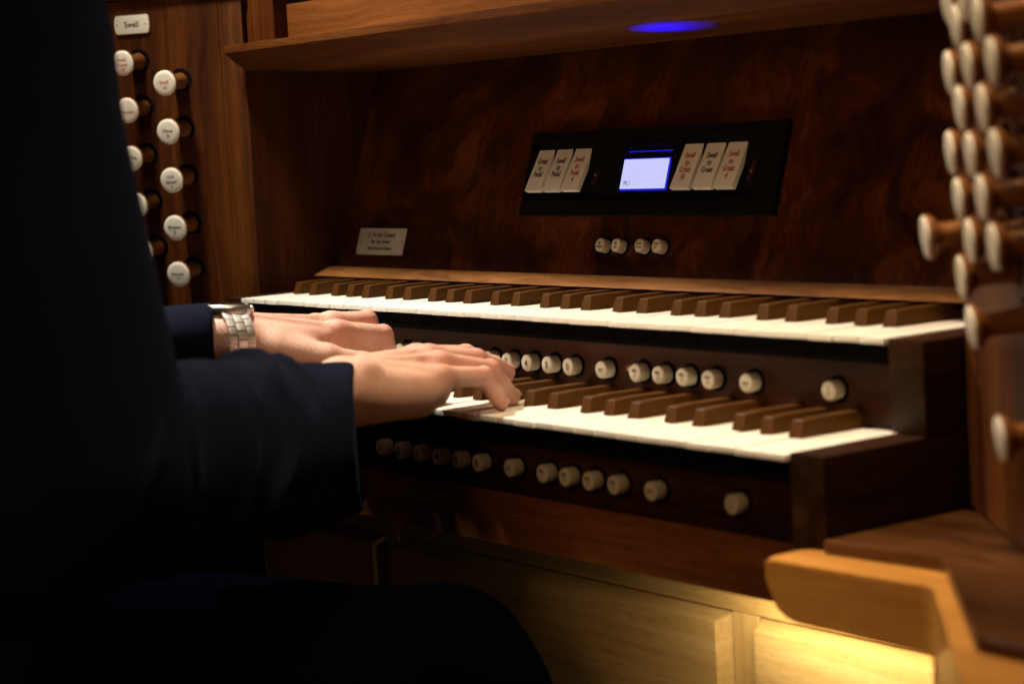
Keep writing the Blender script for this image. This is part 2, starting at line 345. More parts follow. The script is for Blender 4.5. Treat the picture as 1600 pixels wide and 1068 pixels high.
# strip behind the upper keys
sec = [(95, 13.2), (96.5, 14.2), (114.5, 20.6), (123.5, 20.6), (123.5, 13.4)]
part('nameboard_strip', prism_me('nameboard_strip', [(-20, y, z) for y, z in sec], (890, 0, 0), 0.5, 1), M['walnut_ledge'])
part('strip_shade_block', box_me('strip_shade_block', -20, 866, 117.5, 124, -6, 13.2, 0), M['black_felt_shade'])  # added black block that darkens the gap under the strip as shade
# recess side walls
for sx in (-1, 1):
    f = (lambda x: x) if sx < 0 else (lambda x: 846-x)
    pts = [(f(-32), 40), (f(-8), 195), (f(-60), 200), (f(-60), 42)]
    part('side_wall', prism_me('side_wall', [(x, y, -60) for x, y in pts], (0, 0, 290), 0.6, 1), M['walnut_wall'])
# stop jambs: a stile at the inner edge and the knob panel beside it
for sx in (-1, 1):
    u, n, x0 = (uL, nL, XL) if sx < 0 else (uR, nR, XR)
    o = Vector((x0, YJ, 0))
    def jp(a, b, z0, z1, back=-22, front=0.0):
        return [o+u*a+n*back+Vector((0, 0, z0)), o+u*b+n*back+Vector((0, 0, z0)), o+u*b+n*front+Vector((0, 0, z0)), o+u*a+n*front+Vector((0, 0, z0))], (0, 0, z1-z0)
    part('jamb_stile', prism_me('jamb_stile', *jp(0.5, 26.2, -111, 297), 0.8, 2), M['walnut_stile'])
    part('jamb_panel', prism_me('jamb_panel', *jp(26.6, 330, -111, 297), 0.5, 1), M['walnut_z'])
    part('jamb_cap', prism_me('jamb_cap', *jp(-2, 334, 297.4, 312, -40, 5), 1.5, 2), M['walnut_dark'])
    part('jamb_foot', prism_me('jamb_foot', *jp(-2, 334, -400, -111.5, -22, -4), 0.5, 1), M['walnut_dark'])
# music shelf with sloping underside
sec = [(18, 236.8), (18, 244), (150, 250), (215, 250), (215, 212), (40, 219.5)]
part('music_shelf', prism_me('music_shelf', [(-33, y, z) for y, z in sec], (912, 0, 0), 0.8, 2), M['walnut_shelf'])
part('shelf_end_block', box_me('shelf_end_block', -34, 19.4, 46, 62, 244.6, 330, 1), M['walnut_z'])
part('music_shelf_lip', box_me('lip', 20, 826, 60, 74, 244, 279.5, 1.2), M['walnut_lip'])
part('music_desk', prism_me('desk', [(-30, 140, 250), (-30, 160, 250), (-30, 330, 640), (-30, 310, 640)], (906, 0, 0), 1), M['walnut_dark'])
# key beds, cheeks, piston rails
part('key_bed', box_me('key_bed', -1, 847, 8, 125, -18.6, -14.4, 0.5, 1), M['black_felt_shade'])
part('key_bed', box_me('key_bed', -1, 847, 8-DY, 40, -18.6-DZ, -14.4-DZ, 0.5, 1), M['black_felt_shade'])
for x0, x1 in ((-32, -1.2), (847.2, 877)):
    part('key_cheek', box_me('key_cheek', x0, x1, 2, 108, -61.5, -0.8, 1.6, 2), M['walnut_cheek'])
    part('key_cheek', box_me('key_cheek', x0, x1, -89, 44, -165, -62.0, 1.6, 2), M['walnut_cheek'])
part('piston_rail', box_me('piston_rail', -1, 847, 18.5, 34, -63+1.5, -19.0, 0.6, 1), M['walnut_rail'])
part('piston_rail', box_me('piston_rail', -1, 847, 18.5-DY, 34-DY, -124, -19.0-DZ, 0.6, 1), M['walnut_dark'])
part('front_rail', box_me('front_rail', -1, 847, -74, -55, -164.8, -124.2, 1.2, 2), M['walnut_red'], label='reddish walnut rail below the lower pistons')
part('desk_bottom', box_me('desk_bottom', -30, 876, -54.5, 300, -163, -126, 0, 1), M['black_lacquer'])
part('light_block_panel', box_me('light_block_panel', -62, -33, -86, 60, -849.5, -166, 2), M['walnut_dark'])  # unseen panel, added to keep stray lamp light off the left stile
# oak knee panelling
knee = part('knee_panelling', box_me('knee_back', -40, 1000, 40, 52, -700, -150, 0), M['oak_x'])
def kp(name, x0, x1, z0, z1, y0, y1, m, bev=0.6):
    return part(name, box_me(name, x0, x1, y0, y1, z0, z1, bev, 1), m, knee)
kp('rail', -40, 1000, -211.0, -151, 24, 39.9, M['oak_x'])
for x0, x1 in ((-32, -10), (196.8, 217.2), (661.5, 689.0), (1133, 1160)): kp('stile', x0, x1, -700, -211.5, 24.2, 39.9, M['oak_z'])
for x0, x1 in ((-9, 196), (218, 660.8), (689.8, 1132)):
    bm = bmesh.new(); z1, z0, y0, y1 = -212.2, -690, 13, 39.8; b = 6.5
    o_ = [(x0, 30, z0), (x1, 30, z0), (x1, 30, z1), (x0, 30, z1)]
    i_ = [(x0+b, y0, z0+b), (x1-b, y0, z0+b), (x1-b, y0, z1-b), (x0+b, y0, z1-b)]
    a = [bm.verts.new(v) for v in o_]; c = [bm.verts.new(v) for v in i_]; d = [bm.verts.new((v[0], y1, v[2])) for v in o_]
    bm.faces.new(c)
    for k in range(4):
        bm.faces.new((a[k], a[(k+1) % 4], c[(k+1) % 4], c[k])); bm.faces.new((d[k], d[(k+1) % 4], a[(k+1) % 4], a[k]))
    bm.faces.new(d[::-1])
    part('panel', finish(bm, 'panel'), M['oak_x'], knee)
# base of the right jamb: oak ledge with a moulded walnut board on it
ZT = -120
def rounded(pts, rads, seg=6):
    out = []
    n = len(pts)
    for i, (p, r) in enumerate(zip(pts, rads)):
        p = Vector(p); a = (Vector(pts[i-1])-p); b = (Vector(pts[(i+1) % n])-p)
        if r <= 0: out.append(p); continue
        ang = a.angle(b); t = min(r/math.tan(ang/2), a.length*0.45, b.length*0.45)
        p0 = p+a.normalized()*t; p1 = p+b.normalized()*t
        for k in range(seg+1):
            s_ = k/seg; out.append(p0*(1-s_)**2+p*2*s_*(1-s_)+p1*s_**2)
    return out
oakc = [(862, -128), (992, -121.5), (1137, -262), (1180, -290), (1420, -290), (1420, 40), (880, 40), (880, -92), (862, -92)]
oc = rounded([(x, y, 0) for x, y in oakc], [7, 22, 30, 30, 0, 0, 0, 0, 5])
bm = bmesh.new(); prism(bm, [(v.x, v.y, -128) for v in oc], (0, 0, 8))
te = [e for e in bm.edges if all(abs(v.co.z+120) < 0.1 for v in e.verts)]
bevel_all(bm, 2.0, 3, te)
ledge = part('base_ledge', finish(bm, 'base_ledge', True, 50), M['oak_ledge'], label='pale oak ledge at the foot of the right stop jamb')
# fascia swept along the ledge's edge: rounded lower left corner, then a deep face on the slanting side
def sweep(name, path, zb, z1):
    bm = bmesh.new(); rows = []
    for k, p in enumerate(path):
        a = path[max(0, k-1)]; b = path[min(len(path)-1, k+1)]; d = (b-a).normalized(); n_ = Vector((-d.y, d.x, 0)); q = p-n_*0.25; r = p+n_*16
        rows.append([bm.verts.new((q.x, q.y, z1)), bm.verts.new((q.x, q.y, zb[k])), bm.verts.new((r.x, r.y, zb[k])), bm.verts.new((r.x, r.y, z1))])
    for a, b in zip(rows, rows[1:]):
        for k in range(4): bm.faces.new((a[k], a[(k+1) % 4], b[(k+1) % 4], b[k]))
    bm.faces.new(rows[0]); bm.faces.new(rows[-1][::-1])
    part('fascia', finish(bm, name, True, 40), M['oak_ledge'], ledge)
front = [v for v in oc if v.y < -110 and v.x < 1150]
front.sort(key=lambda v: v.x-v.y*0.6)
pa = [Vector((863+k*(992-863-16)/14, -128+(k*(992-863-16)/14)*0.05, 0)) for k in range(15)]
cn = [v for v in oc if 976 < v.x < 1012 and v.y < -100]; cn.sort(key=lambda v: v.x)
pa = [p for p in pa if p.x < cn[0].x-1]+cn[:4]
def zbot(x):
    t = min(1, max(0, (x-863)/26)); return -132-23.5*math.sqrt(max(0, 1-(1-t)**2))-(x-863)*0.03
sweep('fascia', pa, [zbot(p.x) for p in pa], -121.6)
pb = cn[3:]+[Vector((1137-18, -262+17.5, 0))]
sweep('fascia', pb, [-400]*len(pb), -121.6)
wal = [(881, -97), (972, -90), (1104, -215), (1420, -222), (1420, 30), (881, 30)]
wc = rounded([(x, y, 0) for x, y in wal], [3, 12, 16, 0, 0, 0])
bm = bmesh.new(); prism(bm, [(v.x, v.y, -119.5) for v in wc], (0, 0, 7.5))
te = [e for e in bm.edges if all(abs(v.co.z+112) < 0.1 for v in e.verts)]
bevel_all(bm, 3.0, 4, te)
part('base_board', finish(bm, 'base_board', True, 50), M['walnut_base'], label='dark walnut board with moulded edge below the right stop knobs')

# ---------------------------------------------------------------- manuals
CENT = {0: (KP-3.0), 1: (2*KP+3.0), 3: (4*KP-3.8), 4: (5*KP), 5: (6*KP+3.8)}
SW = 12.0
def white_mesh(i, last):
    # notches left and right of this natural (i = index in the octave)
    x0, x1 = 0.62, KP-0.62
    lo, hi = x0, x1
    def edge(k):                              # sharp k sits between naturals k and k+1
        c = CENT[k]; return c-SW/2-0.8, c+SW/2+0.8
    if i-1 in CENT and i > 0: lo = edge(i-1)[1]-i*KP
    if i in CENT and not last: hi = edge(i)[0]-i*KP
    pts = [(x0, 0), (x1, 0)]
    if hi < x1-0.1: pts += [(x1, 49.5), (hi, 49.5), (hi, KL+6)]
    else: pts += [(x1, KL+6)]
    if lo > x0+0.1: pts += [(lo, KL+6), (lo, 49.5), (x0, 49.5)]
    else: pts += [(x0, KL+6)]
    bm = bmesh.new(); prism(bm, [(x, y, -4.2) for x, y in pts], (0, 0, 4.2))
    te = [e for e in bm.edges if all(abs(v.co.z) < 0.01 for v in e.verts) or (all(abs(v.co.y) < 0.01 for v in e.verts))]
    bevel_all(bm, 0.7, 2, te)
    box(bm, x0+0.12, x1-0.12, 5.0, KL, -14.0, -4.3, 1)
    me = finish(bm, 'white_key', True, 40); me.materials.append(M['key_white']); me.materials.append(M['key_wood'])
    return me
def sharp_mesh():
    bm = bmesh.new(); b = SW/2; t = 4.6; h = 11.2
    sec0 = [(-b, 50, -1), (b, 50, -1), (b-0.3, 50.6, 1.5), (t, 53.6, h), (-t, 53.6, h), (-b+0.3, 50.6, 1.5)]
    sec1 = [(x, 116, z) for x, _, z in sec0]
    # top slopes up a touch then runs level
    mid = [(x, y+16, z+(0.5 if z > 5 else 0)) for x, y, z in sec0]
    sec1 = [(x, y, z+(0.5 if z > 5 else 0)) for x, y, z in sec1]
    rs = [[bm.verts.new(v) for v in s] for s in (sec0, mid, sec1)]
    bm.faces.new(rs[0][::-1]); bm.faces.new(rs[2])
    for a, c in zip(rs, rs[1:]):
        for k in range(6): bm.faces.new((a[k], a[(k+1) % 6], c[(k+1) % 6], c[k]))
    te = [e for e in bm.edges if all(v.co.z > 5 for v in e.verts)]
    bevel_all(bm, 1.0, 3, te)
    return finish(bm, 'black_key', True, 30)
WM = [white_mesh(i, False) for i in range(7)]; WLAST = white_mesh(0, True); SM = sharp_mesh()
random.seed(4)
for mi, (oy, oz, lab) in enumerate(((0, 0, 'upper organ manual with ivory-white naturals and brown wooden sharps'), (-DY, -DZ, 'lower organ manual under the organist\'s hands, its right end in view'))):
    kb = empty('keyboard', (423, oy, oz-20)); tag(kb, lab, 'keyboard', 'organ manuals')
    for k in range(NW):
        me = WLAST if k == 35 else WM[k % 7]
        dz = random.uniform(-0.25, 0.25)
        if mi == 1 and k in (21,): dz = -0.8
        link('white_key', me, None, kb, (k*KP, oy+random.uniform(-0.3, 0.3), oz+dz))
    for o in range(5):
        for c in CENT.values():
            link('black_key', SM, M['sharp_wood'], kb, (o*7*KP+c, oy, oz+random.uniform(-0.2, 0.2)))

# ---------------------------------------------------------------- stop knobs
def knob_meshes(L_):
    fr = frame_of((0, 0, 0), (1, 0, 0), (0, 1, 0))     # axis = local z
    stem = lathe_me('stem', fr, [(0, -8), (8.2, -8), (8.2, 2), (7.6, 6), (6.9, L_-14), (7.2, L_-10.5), (8, L_-8.5), (0, L_-8.5)], 28)
    head = lathe_me('head', fr, [(0, L_-8.6), (7.5, L_-8.6), (9.6, L_-7.6), (12.2, L_-5.2), (13.2, L_-3.4), (13.1, L_-1.9), (12.4, L_-1.4), (0, L_-1.4)], 40)
    face = lathe_me('face', fr, [(0, L_-2.5), (12.35, L_-2.5), (12.35, L_-0.9), (11.8, L_-0.3), (9, L_+0.15), (0, L_+0.35)], 40)
    ring = lathe_me('hole_shadow_ring', fr, [(8.4, 0.2), (8.4, 0.8), (12.4, 0.8), (12.6, 0.2), (8.4, 0.2)], 32)  # black ring painting the dark hole and shadow round the stem
    return stem, head, face, ring
KM = {L_: knob_meshes(L_) for L_ in (33, 49)}
def stop_knob(side, a, z, L_, label, lines=None, red=False, size=4.6, tilt=0.0):
    u, n, x0 = (uL, nL, XL) if side < 0 else (uR, nR, XR)
    z += 2.6 if side < 0 else 0
    o = Vector((x0, YJ, 0))+u*a+Vector((0, 0, z))
    ex = -uL if side < 0 else uR
    fr = frame_of(o, ex, (0, 0, 1))
    root = empty('stop_knob', o); tag(root, label, 'stop knob', 'stop knobs on the left jamb' if side < 0 else 'stop knobs on the right jamb')
    dr = math.radians(5.0)+random.uniform(-0.012, 0.012)      # the knobs droop a little on their stems
    ax2 = fr[3]*math.cos(dr)-Vector((0, 0, 1))*math.sin(dr); ex2 = (fr[1]+fr[3]*random.uniform(-0.02, 0.02)).normalized(); ey2 = ax2.cross(ex2).normalized(); ex2 = ey2.cross(ax2)
    root.rotation_euler = Matrix((ex2, ey2, ax2)).transposed().to_euler()
    hd = None
    for nm, me, m in zip(('stem', 'head', 'face', 'hole_shadow_ring'), KM[L_], (M['knob_wood'], M['knob_wood'], M['ivory'], M['black_felt_shade'])):
        c = bpy.data.objects.new(nm, me); COL.objects.link(c)
        if len(me.materials) == 0: me.materials.append(m)
        c.parent = root
        if nm == 'face': fc = c
    if lines:
        t = text_me('lettering', lines, frame_of((0, -1.5, 0), (1, 0, 0), (0, 1, 0)), size, 1.05, 0.01, 1.0, L_+0.3)
        c = bpy.data.objects.new('lettering', t); COL.objects.link(c); t.materials.append(M['ink_red' if red else 'ink']); c.parent = fc
    return root
LK = [(73, 211.5, ['Swell', '16'], True, 'ivory stop knob lettered Swell 16 in red, left jamb'),
      (73, 164.5, ['Oboe', '8'], False, 'ivory stop knob lettered Oboe 8, left jamb'),
      (73, 117, ['II-III', 'Scharf', '1'], False, 'ivory stop knob lettered Scharf 1, left jamb'),
      (73, 69.5, ['Octave', '2'], False, 'ivory stop knob lettered Octave 2, left jamb'),
      (73, 24, ['Principal', '4'], False, 'lowest fully visible ivory stop knob, lettered Principal 4'),
      (119, 233.8, ['Swell', 'Unison', 'Off'], True, 'red-lettered stop knob just below the small Swell plate'),
      (117.5, 188, ['Tremulant'], True, 'red-lettered stop knob half hidden by the organist\'s arm'),
      (117, 140.2, ['Gamba', '8'], False, 'half hidden stop knob in the outer column level between Oboe and Scharf'),
      (115, 93.8, None, False, 'mostly hidden stop knob level between Scharf and Octave, at the arm'),
      (113, 47, None, False, 'lowest stop knob of the outer column, only a sliver shows past the arm')]
for a, z, ln, rd, lab in LK: stop_knob(-1, a, z, 33, lab, ln, rd, 3.9 if ln and max(map(len, ln)) > 6 else 4.8)
# right jamb, seen almost edge-on and out of focus: (u, z, drawn)
RK = [(138, 206, 'A', 1), (182, 205, 'C', 1), (160, 191.5, 'B', 1), (217, 193, 'D', 1), (137, 167, 'A', 2), (188, 169.5, 'C', 2), (247, 169.5, 'E', 2),
      (163, 146.5, 'B', 2), (221, 145.8, 'D', 2), (133, 121.5, 'A', 3), (187, 121, 'C', 3), (248, 122.5, 'E', 3), (151.5, 95.6, 'B', 3), (212, 98, 'D', 3),
      (134, 75.5, 'A', 4), (178, 73.6, 'C', 4), (237, 73.2, 'E', 4), (151, 51.5, 'B', 4), (175.5, 25.5, 'C', 5), (239, -28, 'E', 5)]
word = {'A': 'innermost', 'B': 'second', 'C': 'third', 'D': 'fourth', 'E': 'outermost'}
nth = {1: 'topmost', 2: 'second from top', 3: 'third from top', 4: 'fourth from top', 5: 'lowest'}
for a, z, c, k in RK:
    drawn = (c == 'A' and k == 4)
    lab = 'stop knob drawn out toward the player, standing apart on the right jamb' if drawn else 'blurred ivory stop knob on the right jamb, %s column from the keys, %s' % (word[c], nth[k])
    if c == 'E' and k == 5: lab = 'lone ivory stop knob low on the right jamb above the base board'
    stop_knob(1, a, z, 49 if drawn else 33, lab)

# ---------------------------------------------------------------- pistons
PFR = frame_of((0, 0, 0), (1, 0, 0), (0, 0, 1))        # axis = -y, toward the player
PHEAD = lathe_me('piston_head', PFR, [(0, -1), (6.4, -1), (6.6, 1.5), (6.7, 3), (6.7, 9.0), (6.4, 9.7), (5.7, 10), (0, 10)], 28)
PRING = lathe_me('hole_shadow_ring', PFR, [(6.4, 0.1), (6.4, 0.7), (9.3, 0.7), (9.4, 0.1), (6.4, 0.1)], 28)  # flat black ring, stands in for the shaded hole behind each piston
def piston(loc, fr, label, lines, size, group, m='ivory_old', name='thumb_piston', red=False, sc_=1.0, squeeze=1.0):
    root = empty(name, loc); tag(root, label, 'piston', group)
    root.rotation_euler = Matrix((fr[1], fr[2], fr[3])).transposed().to_euler()
    R0 = Matrix((PFR[1], PFR[2], PFR[3])).transposed().to_4x4()
    hd = None
    for nm, me, mm in (('head', PHEAD, M[m]), ('hole_shadow_ring', PRING, M['black_felt_shade'])):
        c = bpy.data.objects.new(nm, me); COL.objects.link(c); c.parent = root
        if len(me.materials) == 0: me.materials.append(mm)
        c.matrix_local = R0.inverted() @ Matrix.Diagonal((sc_, sc_, sc_, 1))
        if nm == 'head': hd = c
    if lines:
        t = text_me('lettering', lines, frame_of((0, 0, 0), (1, 0, 0), (0, 0, 1)), size, 1.05, 0.015, squeeze, 10.05)
        t.materials.append(M['ink']); c = bpy.data.objects.new('lettering', t); COL.objects.link(c); c.parent = hd
    return root
PX = [(366, '1'), (393, '2'), (420, '3'), (447, '4'), (474, '5'), (501, '0'), (542, 'SET'), (582.5, 'PED|1'), (609, 'PED|2'), (636, 'PED|3'), (664, 'PED|4'), (704, 'REV'), (785, 'Z')]
for row, (py, pz, nm) in enumerate(((18.4, -39.4, 'upper'), (18.4-DY, -102.6, 'lower'))):
    order = {'1': 'leftmost of the numbered run', '2': 'second of the numbered run', '3': 'third of the numbered run', '4': 'fourth of the numbered run', '5': 'fifth of the numbered run', '0': 'last of the numbered run'}
    for x, s in PX:
        if row == 0 and s == '1': lab = 'upper piston almost wholly behind the right hand'
        elif s in order: lab = 'ivory piston in the %s row marked %s, %s' % (nm, s, order[s])
        elif s == 'SET': lab = 'small-lettered piston standing alone right of the numbered run, %s row' % nm
        elif s == 'REV': lab = 'second piston from the right end of the %s row' % nm
        elif s == 'Z': lab = 'lone rightmost ivory piston of the %s row' % nm
        else: lab = '%s of the four close-set lettered pistons in the %s row' % ({'1': 'leftmost', '2': 'second', '3': 'third', '4': 'rightmost'}[s[-1]], nm)
        ln = s.split('|') if s != 'Z' else ['T', 'P']
        piston((x, py, pz), PFR, lab, ln, 7.5 if len(s) == 1 and s != 'Z' else 3.4, '%s row of thumb pistons' % nm)
for x in (262, 288.5, 325.5):
    piston((x, 18.4, -39.4), PFR, {262: 'piston hole left of the right hand, farthest left of three', 288.5: 'piston behind the right hand, middle of three', 325.5: 'piston behind the right hand, nearest the number 1'}[x], None, 1, 'upper row of thumb pistons')
# four small buttons on the nameboard
for x, ln, lab in ((399.6, ['ML', 'DOWN'], 'small round button lettered ML DOWN below the coupler panel'), (421, ['ML', 'UP'], 'small round button lettered ML UP below the coupler panel'),
                   (451.2, ['TRANS', 'DOWN'], 'small round button lettered TRANS DOWN below the coupler panel'), (473.1, ['TRANS', 'UP'], 'small round button lettered TRANS UP, rightmost of four')):
    o = P(NB, x+8, 25.6, 0)
    piston(o, NB, lab, ln, 3.5, 'small round buttons on the nameboard', name='push_button', sc_=0.86, squeeze=0.8)
# two small brass screws in the upper piston rail
for x, z, lab in ((563, -37.5, 'tiny brass screw between the upper pistons'), (838, -38, 'tiny bright screw at the right end of the upper piston rail')):
    me = lathe_me('rail_screw', frame_of((0, 0, 0), (1, 0, 0), (0, 0, 1)), [(0, 1.2), (1.6, 1.0), (2.6, 0.2), (2.6, -0.5)], 16)
    s_ = link('rail_screw', me, M['brass'], None, (x, 18.3, z)); tag(s_, lab, 'screw')

# ---------------------------------------------------------------- plates
bm = bmesh.new(); slab(bm, NB, 15, 97.5, 13.6, 40.2, 0.1, 1.7); bevel_all(bm, 0.5, 2)
pl = link('name_plate', finish(bm, 'name_plate', True), M['plate'], None); tag(pl, 'pale rectangular builder\'s plate engraved with three lines on the nameboard', 'plate')
for t_, y, sz, sq in ((['J.F. Nordlie Company'], 33.6, 7.0, 0.80), (['Pipe Organ Builders'], 26.8, 5.4, 0.80), (['Sioux Falls South Dakota'], 20.2, 5.2, 0.80)):
    me = text_me('lettering', t_, (P(NB, 56.5, y), NB[1], NB[2], NB[3]), sz, 1, 0.012, sq, 1.72); o = link('lettering', me, M['ink'], pl)
for x in (19, 93.5):
    fr = (P(NB, x, 27, 1.7), NB[1], NB[2], NB[3]); link('screw', lathe_me('screw', fr, [(0, 0.5), (1.1, 0.4), (1.5, 0)], 14), M['brass'], pl)
jf = frame_of(Vector((XL, YJ, 0))+uL*123, -uL, (0, 0, 1))
pts = []
for sgn in (1, -1):
    for k in range(9):
        t = -1+2*k/8
        pts.append((sgn*(17.2+2.6*math.sqrt(max(0, 1-t*t*0.98))), sgn*t*9.2))
bm = bmesh.new(); prism(bm, [P(jf, x, y+273.2, 0.1) for x, y in pts], jf[3]*2.2)
te = [e for e in bm.edges if all(abs((v.co-jf[0]).dot(jf[3])-2.3) < 0.05 for v in e.verts)]; bevel_all(bm, 0.6, 2, te)
sp = link('swell_plate', finish(bm, 'swell_plate', True), M['ivory'], None); tag(sp, 'small ivory plate with clipped ends lettered Swell above the left knobs', 'plate')
link('lettering', text_me('lettering', ['Swell'], (P(jf, 0, 273.2), jf[1], jf[2], jf[3]), 8.5, 1, 0.015, 0.95, 2.35), M['ink'], sp)
for x in (-16.5, 16.5):
    link('screw', lathe_me('screw', (P(jf, x, 273.2, 2.3), jf[1], jf[2], jf[3]), [(0, 0.4), (0.8, 0.3), (1.1, 0)], 12), M['brass'], sp)

# ---------------------------------------------------------------- coupler panel with screen
cp = empty('coupler_panel', P(NB, 438, 50)); tag(cp, 'black framed coupler panel with ivory tilting tablets and a small lit screen', 'control panel')
bm = bmesh.new()
X0, X1, V0, V1 = 281, 608, 51.5, 127.5
for (a, b_, c, d) in ((X0, X1, V1-9, V1), (X0, X1, V0, V0+14), (X0, X0+4, V0+14, V1-9), (X1-24, X1, V0+14, V1-9)): slab(bm, NB, a, b_, c, d, 0.05, 6)
bevel_all(bm, 1.2, 2); link('frame', finish(bm, 'frame', True), M['black_lacquer'], cp)
bm = bmesh.new(); slab(bm, NB, X0+4, X1-24, V0+14, V1-9, 0.1, 1.0); link('back_plate', finish(bm, 'bp'), M['black_felt_shade'], cp)
A30 = math.radians(30)
tex = [(278, ['Great', 'to', 'Pedal'], False), (304.3, ['Swell', 'to', 'Pedal'], False), (330.5, ['Swell', 'to', 'Pedal', '4'], True), (475.5, ['Swell', 'to', 'Great', '16'], True), (502.4, ['Swell', 'to', 'Great'], False), (528.1, ['Swell', 'to', 'Great', '4'], True)]
for x, ln, rd in tex:
    tf = frame_of(P(NB, x+11.0, 73.2, 10.0), (1, 0, 0), (0, math.sin(A30), math.cos(A30)))
    bm = bmesh.new(); slab(bm, tf, 0, 22.6, 0, 47.5, -4.5, 0); bevel_all(bm, 0.8, 2)
    tb = link('tablet', finish(bm, 'tablet', True), M['ivory'], cp)
    tb['label'] = 'tilting tablet lettered %s%s' % (' '.join(ln), ' in red' if rd else '')
    c0 = (P(tf, 11.3, 22.5 if len(ln) == 3 else 20), tf[1], tf[2], tf[3])
    link('lettering', text_me('lettering', ln, c0, 7.2, 0.90, 0.018, 0.82, 0.15, 0.0), M['ink_red' if rd else 'ink'], tb)
# unused rocker arms beside the tablets
for x in (376, 571):
    tf = frame_of(P(NB, x, 76, 6), (1, 0, 0), (0, math.sin(A30), math.cos(A30)))
    bm = bmesh.new(); slab(bm, tf, 0, 5, 4, 42, -4, 0); bevel_all(bm, 1, 2); link('rocker_arm', finish(bm, 'ra', True), M['walnut_dark'], cp)
    link('pivot', lathe_me('pivot', (P(tf, 2.5, 12, 0), tf[1], tf[2], tf[3]), [(0, 1.2), (1.0, 1.0), (1.3, 0)], 14), M['brass'], cp)
bm = bmesh.new()
for (a, b_, c, d) in ((391, 490, 112, 116), (391, 490, 68, 72), (391, 411, 72, 112), (477.5, 480, 72, 112)): slab(bm, NB, a, b_, c, d, 1.0, 2.2)
bevel_all(bm, 0.8, 2); bz = link('bezel', finish(bm, 'bezel', True), M['black_lacquer'], cp)
bm = bmesh.new(); slab(bm, NB, 412.8, 472.6, 73.6, 101.6, 1.1, 2.2); slab(bm, NB, 416, 472, 107.0, 107.9, 1.1, 2.0); link('display_edge', finish(bm, 'de'), M['screen_edge'], cp)
bm = bmesh.new(); slab(bm, NB, 414.1, 471.3, 75.2, 100.4, 2.4, 3.2); lcd = link('display', finish(bm, 'display'), M['screen'], cp); lcd['label'] = 'small glowing blue-white display'
link('lettering', text_me('lettering', ['ML.1'], (P(NB, 422.5, 80.0), NB[1], NB[2], NB[3]), 5.0, 1, 0.0, 0.9, 3.25), plain('lcd_ink', (0.16, 0.17, 0.32), 0.6, noise=0.1), lcd)
# backlight of the display leaking upward on to the shelf underside
area('display_backlight_light', P(NB, 447, 108.9, 2.6), (546, 92, 215), 8, 0.8, 0.05, (0.0, 0.0004, 1.0), 25)

